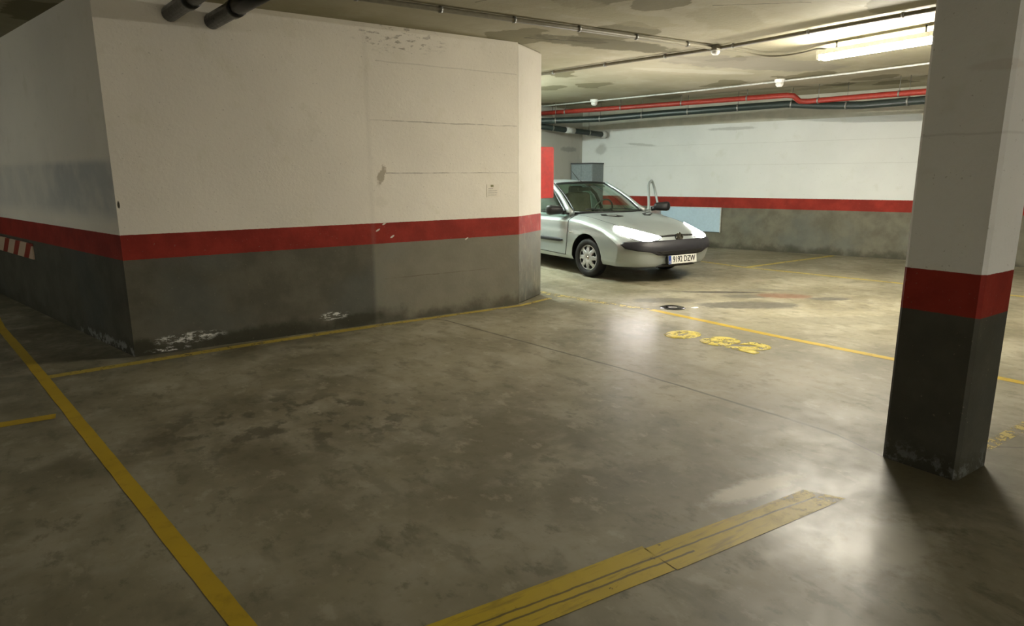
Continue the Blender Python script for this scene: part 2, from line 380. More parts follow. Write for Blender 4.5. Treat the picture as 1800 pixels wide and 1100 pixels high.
# rounded top corner of the end column
bm = bmesh.new()
prism(bm, [END1, END2, (END2[0]+.02, END2[1]+.35), (END1[0], END1[1]+.6)], 0, HC)
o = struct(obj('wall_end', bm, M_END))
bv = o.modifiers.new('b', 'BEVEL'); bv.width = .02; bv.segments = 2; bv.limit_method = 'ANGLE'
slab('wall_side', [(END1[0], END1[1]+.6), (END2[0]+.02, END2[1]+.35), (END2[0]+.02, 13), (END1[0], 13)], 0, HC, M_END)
CR = far(12.181)                                                     # far corner
f0, f1 = far(-6.0), far(12.181)
slab('wall_far', [(f0.x, f0.y), (f1.x, f1.y), (f1.x+.3, f1.y+.1), (f0.x+.3, f0.y+.1)], 0, HC, M_FAR)
bx, by = CR.x+FN[0]*6.0, CR.y+FN[1]*6.0
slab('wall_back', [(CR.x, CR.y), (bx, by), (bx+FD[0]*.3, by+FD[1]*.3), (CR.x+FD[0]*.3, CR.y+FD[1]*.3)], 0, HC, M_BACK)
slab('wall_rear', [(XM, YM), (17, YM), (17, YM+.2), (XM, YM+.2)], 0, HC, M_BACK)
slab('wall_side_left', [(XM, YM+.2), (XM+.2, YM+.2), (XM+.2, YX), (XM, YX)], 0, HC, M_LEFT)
slab('wall_rear_left', [(XM+.2, YX-.6), (LQ[0], YX-.6), (LQ[0], YX-.3), (XM+.2, YX-.3)], 0, HC, M_BACK)
# pillar
PX, PY, PW, PD = 3.396, 1.211, .351, .333
bm = bmesh.new()
prism(bm, [(PX, PY), (PX+PD, PY), (PX+PD, PY+PW), (PX, PY+PW)], 0, HC)
ed = [e for e in bm.edges if abs(e.verts[0].co.z-e.verts[1].co.z) > 1]
bmesh.ops.bevel(bm, geom=ed, offset=.016, segments=1, affect='EDGES')
tag(obj('concrete_pillar', bm, M_PIL), 'square concrete pillar painted white, red and dark grey, right foreground', 'pillar')

# ------------------------------------------------------------------ floor markings
def strip(name, pts, w, mat, label, z=.0015, taper=None):
    """flat ribbon along pts; widths w (number or per-point list)"""
    P = [Vector((x, y, 0)) for x, y in pts]; bm = bmesh.new(); L = []; ws = w if isinstance(w, list) else [w]*len(P)
    # resample
    Q, W = [], []
    for i in range(len(P)-1):
        n = max(2, int((P[i+1]-P[i]).length/.12))
        for k in range(n): Q.append(P[i].lerp(P[i+1], k/n)); W.append(ws[i]+(ws[i+1]-ws[i])*k/n)
    Q.append(P[-1]); W.append(ws[-1])
    for i, p in enumerate(Q):
        d = (Q[min(i+1, len(Q)-1)]-Q[max(i-1, 0)]).normalized(); n = Vector((-d.y, d.x, 0))
        j1, j2 = random.uniform(-.002, .002), random.uniform(-.002, .002)
        L.append((bm.verts.new(p+n*(W[i]/2+j1)+Vector((0, 0, z))), bm.verts.new(p-n*(W[i]/2+j2)+Vector((0, 0, z)))))
    for a, b in zip(L, L[1:]): bm.faces.new((a[0], b[0], b[1], a[1]))
    o = obj(name, bm, mat)
    tag(o, label, 'floor marking', 'yellow parking lines'); return o
strip('parking_line', [(.42, 1.5), (.336, 2.08), (-.31, 6.2), (-.62, 8.1), (-.75, 9.2)], .072, M_YEL, 'wide yellow line at far left, from the bottom edge towards the dark wall', .0017)
strip('parking_line', [(-2.4, 4.86), (-.46, 4.80), (-.17, 4.79)], .10, M_YEL, 'short yellow stub joining the wide line from the left frame edge', .0015)
strip('parking_line', [(-.26, 5.80), (1.2, 5.93), (2.2, 5.97), (3.0, 5.98), (4.2, 5.99), (4.75, 6.15)], [.10, .10, .10, .075, .06, .06], M_YELW, 'narrow worn yellow line hugging the foot of the long wall', .0013)
strip('parking_line', [(.2, 1.70), (.98, 1.63), (1.75, 1.575)], .185, M_YELC, 'cracked double-stroke yellow line along the bottom edge, ending at the pillar', .0015)
# the same line continues slightly offset: kept in one object
_o = [o for o in C.objects if o.name.startswith('parking_line')][-1]
bm = bmesh.new(); bm.from_mesh(_o.data)
def quad(bm, p): bm.faces.new([bm.verts.new((x, y, .0015)) for x, y in p])
quad(bm, [(1.75, 1.477), (1.75, 1.65), (2.3, 1.605), (2.3, 1.445)]); quad(bm, [(2.3, 1.445), (2.3, 1.605), (2.72, 1.58), (2.80, 1.42)])
bmesh.ops.recalc_face_normals(bm, faces=bm.faces)
bm.to_mesh(_o.data); bm.free()
strip('parking_line', [(4.86, 6.9), (4.95, 6.1), (5.12, 5.3), (5.22, 4.95)], [.12, .12, .09, .08], M_YELF, 'faded ochre yellow line on the floor just past the wall end', .0013)
strip('parking_line', [(5.22, 4.95), (5.26, 3.5), (5.335, 2.48), (5.45, 1.75), (5.5, -1)], .085, M_YEL, 'long bright yellow line running behind the pillar, beside the painted numerals', .0015)
strip('parking_line', [(8.90, 7.9), (8.86, 6.44), (9.2, 4.30), (9.6, 1.0)], .09, M_YELW, 'thin yellow line on the far floor, in front of the far wall', .0013)
strip('parking_line', [(8.93, 6.44), (10.75, 6.45), (11.4, 6.46)], .09, M_YELW, 'thin yellow side line running to the far wall', .0015)
strip('parking_line', [(3.80, 1.31), (4.5, 1.30), (7.4, 1.3)], .07, M_YELF, 'faint yellow line right of the pillar foot', .0013)
# worn bay number, painted glyphs one by one (too worn to read with certainty)
def glyph(ch, x, y, size, wear):
    me = text_mesh(ch, size, 0, fat=.034)
    bm = bmesh.new(); bm.from_mesh(me); bmesh.ops.subdivide_edges(bm, edges=bm.edges, cuts=1)
    for v in bm.verts:
        c = v.co.copy(); v.co = Vector((x+c.y*1.0, y-c.x*1.15, .0019))
    # embolden
    o = obj('painted_numeral', bm, wear); m_ = o.modifiers.new('s', 'SOLIDIFY'); m_.thickness = .0006
    return o
for (ch, x, y, lb) in (('0', 4.60, 3.98, 'worn yellow painted numeral on the floor, first from the headlamp glare'), ('8', 4.68, 3.62, 'worn yellow painted numeral on the floor, middle of three'), ('2', 4.72, 3.32, 'worn yellow painted numeral on the floor, nearest the pillar')):
    tag(glyph(ch, x, y, .42, M_YELN), lb, 'floor marking', 'painted bay numerals')
# drain cover
dr = empty('drain_cover', (5.50, 4.90, 0), -.85)
tag(dr, 'small round wet metal drain cover on the floor before the car', 'drain cover')
bm = bmesh.new(); lathe(bm, [(.001, .004), (.12, .004), (.135, .002), (.14, 0)], axis='z', seg=32); obj('cover_plate', bm, simple('dark_wet_metal', (.04, .035, .03), .12, .8), dr, True)
bm = bmesh.new(); lathe(bm, [(.001, .0065), (.045, .006), (.05, .004)], axis='z', seg=24); obj('lifting_boss', bm, M_STEEL, dr, True)

bm = bmesh.new()
vs = [bm.verts.new((math.cos(a)*.045*(1+.25*math.sin(3*a+1)), math.sin(a)*.035*(1+.2*math.cos(2*a)), .003)) for a in [2*PI*k/14 for k in range(14)]]
top = bm.verts.new((0, 0, .012))
for k in range(14): bm.faces.new((vs[k], vs[(k+1) % 14], top))
bm.faces.new(vs[::-1])
glint_ = obj('glint_patch', bm, simple('white_glint', (.9, .9, .88), .5)); glint_.location = (5.685, 4.745, 0)  # low white mound standing in for a wet glint by the drain
tag(glint_, 'small bright white patch standing in for a glint on the floor right beside the drain cover', 'painted glint')

# ------------------------------------------------------------------ pipes and conduits under the ceiling
def pipe(name, pts, r, mat, label, cat='pipe', group=None, smooth=True, clips=None, cm=None, seg=16):
    rt = empty(name, pts[0]); tag(rt, label, cat, group)
    bm = bmesh.new(); o0 = Vector(pts[0]); tube(bm, [Vector(p)-o0 for p in pts], r, seg); obj('pipe_run', bm, mat, rt, smooth)
    if clips:
        n, kr = clips; P = [Vector(p) for p in pts]; tot = sum((b-a).length for a, b in zip(P, P[1:]))
        for k in range(n):
            s = tot*(k+.5)/n
            for a, b in zip(P, P[1:]):
                l = (b-a).length
                if s <= l: break
                s -= l
            p = a.lerp(b, s/l)-o0; d = (b-a).normalized()
            bm = bmesh.new(); tube(bm, [p-d*.012, p+d*.012], kr, 16)
            if (HC-(p+o0).z) > kr+.01:
                tube(bm, [p+Vector((0, 0, kr*.9)), Vector((p.x, p.y, HC-o0.z-.001))], .005, 6)
            obj('pipe_clamp', bm, cm or M_STEEL, rt, True)
    return rt
pipe('waste_pipe', [(1.40, 4.6, 2.70), (1.206, 6.061, 2.68)], .062, M_BLKPIPE, 'thick black waste pipe entering the top of the long wall, nearer the corner shadow', group='black pipes at top left')
C.objects['waste_pipe'].children[0]
w2 = pipe('waste_pipe', [(1.09, 4.6, 2.72), (.90, 6.061, 2.70)], .06, M_BLKPIPE, 'black waste pipe at top left, the left one of two', group='black pipes at top left')
C.objects['waste_pipe']['label'] = 'black waste pipe at top left, the right one of two'
for wp, p in ((C.objects['waste_pipe'], .45), (w2, .4)):
    d = Vector((-.19, 1.46, -.02)).normalized(); a = d*.95
    bm = bmesh.new(); tube(bm, [a-d*.05, a+d*.05], .069, 18); obj('pipe_socket', bm, M_BLKPIPE, wp, True)
# conduit along the bays
cz = HC-.029
pipe('conduit', bez([(5.48, 8.6, cz), (5.66, 7.53, cz), (5.93, 6.168, cz), (6.16, 5.03, cz), (6.22, 3.8, cz), (6.28, 2.86, cz), (6.4, 1, cz)], 6), .019, M_CONDUIT, 'dark grey conduit running along the ceiling from the wall end to behind the pillar', 'conduit', clips=(9, .026), seg=10)
pipe('conduit', [(1.0, 5.2, cz), (2.21, 5.168, cz), (3.83, 5.11, cz), (6.06, 5.03, cz)], .021, M_CONDUIT, 'grey conduit across the ceiling above the long wall, ending at the junction box', 'conduit', clips=(7, .028), seg=10)
pipe('conduit', [(8.25, 10.96, cz), (8.51, 9.729, cz), (8.88, 7.883, cz), (9.09, 6.229, cz), (9.21, 5.165, cz), (9.24, 4.168, cz), (9.3, 1.5, cz)], .013, M_WCOND, 'thin white conduit on the ceiling before the red pipe', 'conduit', seg=8)
pipe('cable', bez([(6.22, 5.02, cz), (6.52, 4.99, cz), (6.93, 4.99, cz-.01), (7.12, 4.88, cz-.01), (7.19, 4.66, cz), (7.06, 4.40, cz-.01), (7.03, 4.28, cz-.04)], 6), .009, M_CONDUIT, 'loose dark cable looping from the junction box to the ceiling light', 'cable', seg=8)
jb = empty('junction_box', (6.14, 5.03, HC)); tag(jb, 'small grey junction box where the ceiling conduits meet, with a white detector', 'junction box')
bm = bmesh.new(); box(bm, (0, 0, -.03), (.12, .12, .058), bev=.008); obj('box_body', bm, M_CONDUIT, jb)
bm = bmesh.new(); lathe(bm, [(.001, -.10), (.03, -.097), (.045, -.08), (.048, -.058)], axis='z', seg=24); obj('detector_head', bm, M_WPLAS, jb, True)
for x, y, lb in ((8.51, 9.72, 'white smoke detector on the far ceiling, left one above the car'), (9.09, 6.229, 'white smoke detector on the far ceiling, right one near the pipe bend')):
    d = empty('smoke_detector', (x, y, HC)); tag(d, lb, 'smoke detector', 'smoke detectors on the white conduit')
    bm = bmesh.new(); lathe(bm, [(.001, -.11), (.035, -.107), (.055, -.085), (.058, -.06), (.05, -.055)], axis='z', seg=24); obj('detector_head', bm, M_WPLAS, d, True)
    bm = bmesh.new(); lathe(bm, [(.075, -.002), (.075, -.035), (.05, -.056), (.001, -.056)], axis='z', seg=24); obj('detector_base', bm, M_WPLAS, d, True)
# red sprinkler main with its drop
rp = [(8.20, 11.02, 2.655), (8.75, 9.75, 2.665), (9.25, 8.666, 2.68), (9.87, 6.62, 2.68), (9.92, 6.53, 2.665), (9.97, 6.50, 2.62), (10.02, 6.48, 2.585), (10.08, 6.38, 2.575), (10.19, 5.526, 2.575), (10.30, 4.653, 2.57), (10.7, 1.0, 2.57)]
rr = pipe('sprinkler_pipe', rp, .042, M_REDPIPE, 'red water pipe with an offset bend, hung below the far ceiling', clips=(9, .048))
bp = [(8.03, 10.96, 2.485), (8.09, 10.83, 2.49), (8.92, 10.02, 2.51), (9.37, 8.75, 2.54), (10.14, 6.77, 2.57), (10.20, 6.2, 2.50), (10.28, 5.6, 2.46), (10.33, 4.6, 2.46), (10.75, 1.0, 2.44)]
pipe('drain_pipe', bp, .058, M_GRNPIPE, 'thick black-green drain pipe hung below the red pipe at the far wall', clips=(12, .066))
br = pipe('branch_pipe', [(7.95, 10.88, 2.41), (8.7, 10.93, 2.36), (9.4, 10.93, 2.32), (9.93, 10.95, 2.285)], .055, M_GRNPIPE, 'short black branch pipe running low across the corner into the far wall', clips=(2, .062))
bm = bmesh.new(); tube(bm, [(1.86, .062, -.115), (1.98, .07, -.125)], .075, 18); o_ = obj('pipe_collar', bm, M_WCOND, br, True); o_['label'] = 'pale plaster collar'
bm = bmesh.new(); tube(bm, [(.85, .05, -.055), (1.08, .05, -.07)], .063, 18); o_ = obj('repair_sleeve', bm, M_WCOND, br, True); o_['label'] = 'pale repair sleeve'

# ceiling lights
def light_fixture(x, y, L, mat, label, rz=0, tubes=2, zt=HC):
    f = empty('fluorescent_light', (x, y, zt), rz); tag(f, label, 'ceiling light', 'fluorescent battens')
    bm = bmesh.new(); box(bm, (0, 0, -.10), (.13, L, .05), bev=.006); obj('housing', bm, M_WPLAS, f)
    for s in (-1, 1):
        bm = bmesh.new(); tube(bm, [(0, s*L*.35, -.08), (0, s*L*.35, 0)], .010, 8); obj('suspension_rod', bm, M_STEEL, f, True)
    for s in ((-1, 1) if tubes == 2 else (0,)):
        bm = bmesh.new(); tube(bm, [(s*.045, -L/2+.03, -.155), (s*.045, L/2-.03, -.155)], .018, 12); obj('tube', bm, mat, f, True)
    for s in (-1, 1):
        bm = bmesh.new(); box(bm, (0, s*(L/2-.02), -.145), (.13, .03, .045), bev=.004); obj('lamp_holder', bm, M_WPLAS, f)
    return f
light_fixture(7.02, 3.72, 1.28, M_TUBE, 'bright fluorescent batten on the ceiling beside the pillar', -.03)
# hidden lamp by the car, then unseen lamps added as fill
light_fixture(5.45, 8.95, 1.28, M_TUBE_CAR, 'cool fluorescent batten on the ceiling beside the parked car, hidden behind the wall end', -.2)
light_fixture(7.0, -1.2, 1.28, M_FILL_RIGHT, 'added fill-light batten on the ceiling right of the pillar, out of view', 0)
light_fixture(-4.3, 8.2, 1.28, M_FILL_LEFT, 'added fill-light batten on the ceiling over the left bays, out of view', 0)
light_fixture(2.5, -7.5, 1.28, M_TUBE_REAR, 'added fill-light batten on the ceiling behind the camera', PI/2)
light_fixture(-3.0, -5.5, 1.28, M_FILL_REARL, 'added fill-light batten on the ceiling behind and left of the camera', PI/2)

# ------------------------------------------------------------------ wall-mounted things
# notice on the long wall
nt = empty('wall_notice', (3.89, 6.0615, 1.285)); tag(nt, 'small paper notice with a green mark, taped to the long wall near its end', 'notice')
bm = bmesh.new(); box(bm, (0, -.0015, 0), (.16, .002, .135)); obj('paper_sheet', bm, M_PAPER, nt)
bm = bmesh.new(); box(bm, (-.012, -.0035, .052), (.036, .001, .024)); obj('printed_mark', bm, M_OLIVE, nt)
bm = bmesh.new()
for i, (a, w) in enumerate(((-.03, .06), (-.005, .11), (-.005, .115), (-.01, .105))): box(bm, (a, -.0035, .022-i*.022), (w, .001, .006))
obj('printed_lines', bm, M_INK, nt)
# red hose cabinet on the hidden end face
hz = empty('fire_hose_cabinet', (END2[0]+.02, END2[1]+.36, 1.17)); tag(hz, 'red fire hose cabinet sticking out past the wall end, above the car', 'fire cabinet')
bm = bmesh.new(); box(bm, (.12, 0, .305), (.215, .55, .61), bev=.006); obj('cabinet_body', bm, M_REDBOX, hz)
bm = bmesh.new(); box(bm, (.235, 0, .305), (.014, .53, .59), bev=.004); obj('cabinet_door', bm, M_REDBOX, hz)
# hazard strip on the left wall
def onleft(y, z, off=0):
    t = (y-CORN[1])/LD[1]; return Vector((CORN[0]+LD[0]*t-LD[1]*off, y+LD[0]*off, z))
t_ = NT('hazard_stripes'); tc = t_.n('ShaderNodeTexCoord'); sp = t_.n('ShaderNodeSeparateXYZ'); t_.put(sp.inputs[0], tc.outputs['Object'])
s_ = t_.m('FRACT', t_.m('ADD', t_.m('MULTIPLY', sp.outputs[1], 2.15), t_.m('MULTIPLY', sp.outputs[2], 2.6)))
c_ = t_.mix(t_.sm(s_, .42, .45), (.24, .03, .015), (.50, .38, .27))
M_HAZ = t_.fin(c_, .5)
p = onleft(9.6, .68, .012)
hs = empty('hazard_strip', p, .2456); tag(hs, 'red and white striped hazard strip on the dark left wall', 'hazard strip')
bm = bmesh.new(); box(bm, (0, 0, 0), (.02, 2.0, .17), bev=.004); obj('striped_pad', bm, M_HAZ, hs)
# pale blue board on the far wall
a = far(8.95, .004, 0); b = far(10.5, .004, 0)
bb = empty('wall_board', (a.x, a.y, .315), math.atan2(FD[1], FD[0])-PI/2); tag(bb, 'pale blue board fixed low on the far wall, under the red band', 'board')
bm = bmesh.new(); box(bm, (-.012, .775, .235), (.022, 1.55, .47), bev=.003); obj('board_panel', bm, M_BLUE, bb)
bm = bmesh.new(); box(bm, (-.014, 0.0, .235), (.03, .015, .48)); box(bm, (-.014, .775, .478), (.03, 1.56, .012)); obj('board_trim', bm, M_WCOND, bb)
# grey cabinet in the far corner
cp = far(11.62, 0, 0)
cb = empty('metal_cabinet', cp, math.atan2(FD[1], FD[0])-PI/2); tag(cb, 'tall grey two-door metal cabinet in the far corner behind the car', 'cabinet')
bm = bmesh.new(); box(bm, (-.245, .27, .84), (.47, .53, 1.66), bev=.004); obj('cabinet_body', bm, M_CAB, cb)
for k in range(2):
    bm = bmesh.new(); box(bm, (-.487, .14+.262*k, .84), (.014, .252, 1.62), bev=.003); dd = obj('cabinet_door', bm, M_CAB, cb)
    bm = bmesh.new(); box(bm, (-.502, .235+.07*k, .95), (.014, .015, .10), bev=.003); obj('handle', bm, M_STEEL, dd)
bm = bmesh.new(); box(bm, (-.25, .27, 1.685), (.50, .545, .03), bev=.003); obj('cabinet_top', bm, M_CABD, cb)

# ------------------------------------------------------------------ the car
SX, SZ = 1.2, .95
def T(x, y, z): return Vector((x*SX, y, z*SZ))
def curve(tab, x):
    tab = sorted(tab)
    if x <= tab[0][0]: return tab[0][1]
    if x >= tab[-1][0]: return tab[-1][1]
    for i in range(len(tab)-1):
        if tab[i][0] <= x <= tab[i+1][0]:
            def m(j):
                if j <= 0 or j >= len(tab)-1: return 0 if False else (tab[min(j+1, len(tab)-1)][1]-tab[max(j-1, 0)][1])/(tab[min(j+1, len(tab)-1)][0]-tab[max(j-1, 0)][0])
                return (tab[j+1][1]-tab[j-1][1])/(tab[j+1][0]-tab[j-1][0])
            h = tab[i+1][0]-tab[i][0]; t = (x-tab[i][0])/h
            return (2*t**3-3*t*t+1)*tab[i][1]+(t**3-2*t*t+t)*h*m(i)+(-2*t**3+3*t*t)*tab[i+1][1]+(t**3-t*t)*h*m(i+1)
ZT = [(-3.02, .90), (-2.7, .955), (-2, .955), (-1.2, .945), (-.5, .945), (-.25, .940), (0, .895), (.3, .835), (.55, .765), (.7, .715), (.80, .665)]
WT = [(-3.02, .70), (-2.6, .79), (-2, .82), (-1, .825), (0, .815), (.4, .815), (.8, .815)]
PF = [(.18, .68), (.24, .735), (.33, .77), (.40, .79), (.47, .80), (.53, .795), (.57, .775), (.60, .76), (.67, .735), (.75, .70)]
ZB = .235
def body_pt(a, b, c):
    xm = -3.02+(a+1)/2*3.82
    ab = abs(b)
    zt = curve(ZT, xm)-.035*ab**2-.085*ab**9
    if xm < -.2: zt -= .0
    z = ZB+(c+1)/2*(zt-ZB)
    w = curve(WT, xm)
    zz = (z-.50)
    w *= 1-.05*max(0, zz/.45)**2.2-.07*max(0, -zz/.30)**2.5
    # door skin crease and sill flare
    w += .012*math.exp(-((z-.30)/.045)**2)*(1 if -.5 < 1 else 0)-.006*math.exp(-((z-.70)/.05)**2)
    # wheel-arch flare
    for ax in (-.08, -2.5): w += .018*math.exp(-((xm-ax)/.36)**2)*math.exp(-((z-.55)/.3)**2)
    y = b*w
    x = xm
    if xm > -.1:
        k = ((xm+.1)/.9)**1.6
        xf = curve(PF, z)-.80-.085*ab**2-.215*ab**6
        x += k*xf
    if xm < -2.4:
        k = ((-2.4-xm)/.62)**1.5
        x += k*(.10*ab**2+.12*ab**6+.12*max(0, (z-.5)/.45)**2+.08*max(0, (.35-z)/.15))
    return Vector((x, y, z))
def scube(N):
    """grid on the surface of [-1,1]^3 with shared vertices"""
    na, nb, nc = N; bm = bmesh.new(); V = {}
    def g(i, j, k):
        key = (i, j, k)
        if key not in V:
            b = 2*j/nb-1; b = math.copysign(abs(b)**.80, b)
            p = body_pt(1-(1-i/na)**1.25*2 if True else 0, b, 2*k/nc-1); V[key] = bm.verts.new(T(*p))
        return V[key]
    for i in range(na):
        for j in range(nb):
            for k in (0, nc): bm.faces.new((g(i, j, k), g(i+1, j, k), g(i+1, j+1, k), g(i, j+1, k)))
        for k in range(nc):
            for j in (0, nb): bm.faces.new((g(i, j, k), g(i+1, j, k), g(i+1, j, k+1), g(i, j, k+1)))
    for j in range(nb):
        for k in range(nc):
            for i in (0, na): bm.faces.new((g(i, j, k), g(i, j+1, k), g(i, j+1, k+1), g(i, j, k+1)))
    return bm
t = NT('silver_green_car_paint')
tcn = t.n('ShaderNodeTexCoord'); nz = t.noise(220, 2, .5, vec=tcn.outputs['Object'])
M_CAR = t.fin(t.mix(nz, (.38, .43, .43), (.48, .53, .525)), .34, .5, coat=.4, spec=.5)
M_BUMP = simple('dark_grey_bumper_plastic', (.020, .020, .025), .5)
M_BLKTRIM = simple('black_trim', (.012, .012, .013), .4)
M_INTER = simple('dark_interior_cloth', (.055, .055, .05), .8)
M_SEATB = simple('brown_grey_seat', (.16, .13, .10), .8)
M_RUB = simple('tyre_rubber', (.018, .017, .017), .7)
M_HUB = simple('hubcap_silver', (.55, .56, .56), .35, .35)
M_CHROME = simple('chrome', (.75, .75, .75), .12, 1, var=.03)
M_PLATEW = simple('plate_white', (.72, .72, .66), .5, var=.02)
M_PLATEB = simple('plate_blue', (.02, .05, .25), .5)
M_BLACK = simple('plate_characters', (.02, .02, .02), .6)
M_DOORIN = simple('door_lining', (.10, .10, .10), .7)
M_REDLAMP = simple('red_lamp_plastic', (.35, .01, .01), .15)
t = NT('tinted_car_glass'); gl = t.n('ShaderNodeBsdfGlossy'); gl.inputs['Roughness'].default_value = .03; t.put(gl.inputs[0], (.9, 1, .95))
tr = t.n('ShaderNodeBsdfTransparent'); t.put(tr.inputs[0], (.84, .93, .88)); fr = t.n('ShaderNodeLayerWeight'); fr.inputs[0].default_value = .5
ms = t.n('ShaderNodeMixShader'); t.put(ms.inputs[0], t.m('MULTIPLY_ADD', t.m('POWER', fr.outputs['Facing'], 5), .9, .035)); t.t.links.new(tr.outputs[0], ms.inputs[1]); t.t.links.new(gl.outputs[0], ms.inputs[2]); t.t.links.new(ms.outputs[0], t.out.inputs[0])
M_GLASS = t.mat

CARLOC = (6.988, 7.026, 0); CARROT = -1.635
car = empty('hatchback_car', CARLOC, CARROT)
tag(car, 'silver-green hatchback with lit headlamps and open far door, beyond the wall end', 'car')
bm = scube((90, 44, 26)); bmesh.ops.recalc_face_normals(bm, faces=bm.faces)
me0 = bpy.data.meshes.new('raw'); bm.to_mesh(me0); 
body_bvh = BVHTree.FromBMesh(bm); bm.free()
for p_ in me0.polygons: p_.use_smooth = True
raw = bpy.data.objects.new('raw', me0); C.objects.link(raw)
AX = [(-.096, .28), (-3.0, .28)]; AR = .345
cut = bmesh.new()
cuts = []
for ax, azz in AX:
    for s in (-1, 1):
        b2 = bmesh.new(); lathe_r = lathe(b2, [(AR, .50), (AR, 1.1)], origin=(ax, 0, azz), axis='y', seg=56, sgn=s)
        b2.faces.new(lathe_r[0]); b2.faces.new(lathe_r[1][::-1]); bmesh.ops.recalc_face_normals(b2, faces=b2.faces); cuts.append(b2)
b2 = bmesh.new(); prism(b2, [(-.50*SX, -.66), (-.50*SX, .66), (-2.8*SX, .62), (-2.8*SX, -.62)], .30, 1.3); bmesh.ops.recalc_face_normals(b2, faces=b2.faces); cuts.append(b2)
DX0, DX1 = -.47*SX, -1.42*SX
b2 = bmesh.new(); prism(b2, [(DX0, .60), (DX0, 1.1), (DX1, 1.1), (DX1, .60)], .27, 1.3); bmesh.ops.recalc_face_normals(b2, faces=b2.faces); cuts.append(b2)
cobs = []
for k, b2 in enumerate(cuts):
    mc = bpy.data.meshes.new('c'); b2.to_mesh(mc); b2.free(); oc = bpy.data.objects.new('c', mc); C.objects.link(oc); cobs.append(oc)
    md = raw.modifiers.new('b%d' % k, 'BOOLEAN'); md.operation = 'DIFFERENCE'; md.object = oc; md.solver = 'EXACT'
bpy.context.view_layer.update()
me1 = bpy.data.meshes.new_from_object(raw.evaluated_get(bpy.context.evaluated_depsgraph_get()))
for oc in cobs: bpy.data.objects.remove(oc)
bpy.data.objects.remove(raw)
me1.materials.clear(); me1.materials.append(M_CAR); me1.materials.append(M_BLKTRIM); me1.materials.append(M_INTER)
for p_ in me1.polygons:
    c = p_.center; p_.material_index = 0; p_.use_smooth = True
    for ax, azz in AX:
        d = math.hypot(c.x-ax, c.z-azz)
        if (d < AR+.004 and abs(c.y) > .49 and abs(d-AR) < .01 and abs(p_.normal.y) < .4) or (abs(abs(c.y)-.50) < .003 and d < AR+.01): p_.material_index = 1; p_.use_smooth = False
    if -2.82*SX < c.x < -.49*SX and abs(c.y) < .665 and c.z > .29 and (abs(p_.normal.z) < .3 or c.z < .32): p_.material_index = 2; p_.use_smooth = False
    if c.z < .195: p_.material_index = 1; p_.use_smooth = False
me1.name = 'body'
body = link('body', me1, None, car)
for p_ in me1.polygons: pass

def decal(name, poly, axis, mat, parent, off=.004, thick=.01, cuts=5, both=False, label=None, scale=True):
    """patch that follows the body; poly in real (unscaled design) coords: front (y,z), side (x,z), top (x,y)"""
    bm = bmesh.new()
    vs = []
    for a, b in poly:
        if axis == 'front': vs.append(bm.verts.new((3, a, b*SZ)))
        elif axis == 'side-': vs.append(bm.verts.new((a*SX, -3, b*SZ)))
        elif axis == 'side+': vs.append(bm.verts.new((a*SX, 3, b*SZ)))
        else: vs.append(bm.verts.new((a*SX, b, 3)))
    f = bm.faces.new(vs)
    bmesh.ops.subdivide_edges(bm, edges=bm.edges, cuts=2)
    bmesh.ops.triangulate(bm, faces=bm.faces)
    for _ in range(cuts):
        long_ = [e for e in bm.edges if e.calc_length() > .03]
        if not long_: break
        bmesh.ops.subdivide_edges(bm, edges=long_, cuts=1); bmesh.ops.triangulate(bm, faces=bm.faces)
    d = {'front': Vector((-1, 0, 0)), 'side-': Vector((0, 1, 0)), 'side+': Vector((0, -1, 0)), 'top': Vector((0, 0, -1))}[axis]
    bad = []
    for v in bm.verts:
        loc, nor, idx, dist = body_bvh.ray_cast(v.co, d)
        if loc is None or dist > 4.2 and axis == 'front': bad.append(v); continue
        if nor.dot(d) > 0: nor = -nor
        v.co = loc+nor*off
    if bad: bmesh.ops.delete(bm, geom=bad, context='VERTS')
    bmesh.ops.recalc_face_normals(bm, faces=bm.faces)
    if bm.faces:
        s = sum((f.normal for f in bm.faces), Vector())
        if s.dot(-d) < 0: bmesh.ops.reverse_faces(bm, faces=bm.faces)
    me = bpy.data.meshes.new(name); bm.to_mesh(me); bm.free()
    o = link(name, me, mat, parent, True); m_ = o.modifiers.new('s', 'SOLIDIFY'); m_.thickness = thick; m_.offset = 0
    return o
def strip_on(name, x0, x1, z0, z1, s, mat, parent, off=.008, thick=.016):
    bm = bmesh.new(); G = []; n = 24
    for i in range(n+1):
        u = i/n; row = []
        taper = min(1, .25+u*14) if x0 > -1 else 1
        for z in (z0, (z0+z1)/2, z1):
            zc = (z0+z1)/2+(z-(z0+z1)/2)*taper
            loc, nor, k, d = body_bvh.ray_cast(Vector(((x0+(x1-x0)*u)*SX, 3*s, zc*SZ)), Vector((0, -s, 0)))
            row.append(bm.verts.new((loc.x, loc.y+s*off, loc.z)))
        G.append(row)
    for a, b in zip(G, G[1:]):
        for k in range(2): bm.faces.new((a[k], b[k], b[k+1], a[k+1]))
    o = obj(name, bm, mat, parent, True); m_ = o.modifiers.new('s', 'SOLIDIFY'); m_.thickness = thick; m_.offset = 0; return o
def mir(p): return [(-y, z) for y, z in p][::-1]
# headlamps: swept up and back over the wings
HL = [(.30, .650), (.36, .622), (.48, .604), (.60, .614), (.68, .655), (.715, .705), (.70, .755), (.66, .785), (.60, .782), (.53, .75), (.42, .70), (.33, .668)]
for q in (HL, mir(HL)):
    h = decal('headlamp', q, 'front', M_LAMPGLOW, car, .004, .008)
    h['label'] = 'lit white headlamp'
    decal('lamp_rim', [(y*1.0, z-.012) for y, z in q], 'front', M_BLKTRIM, h, .001, .003)
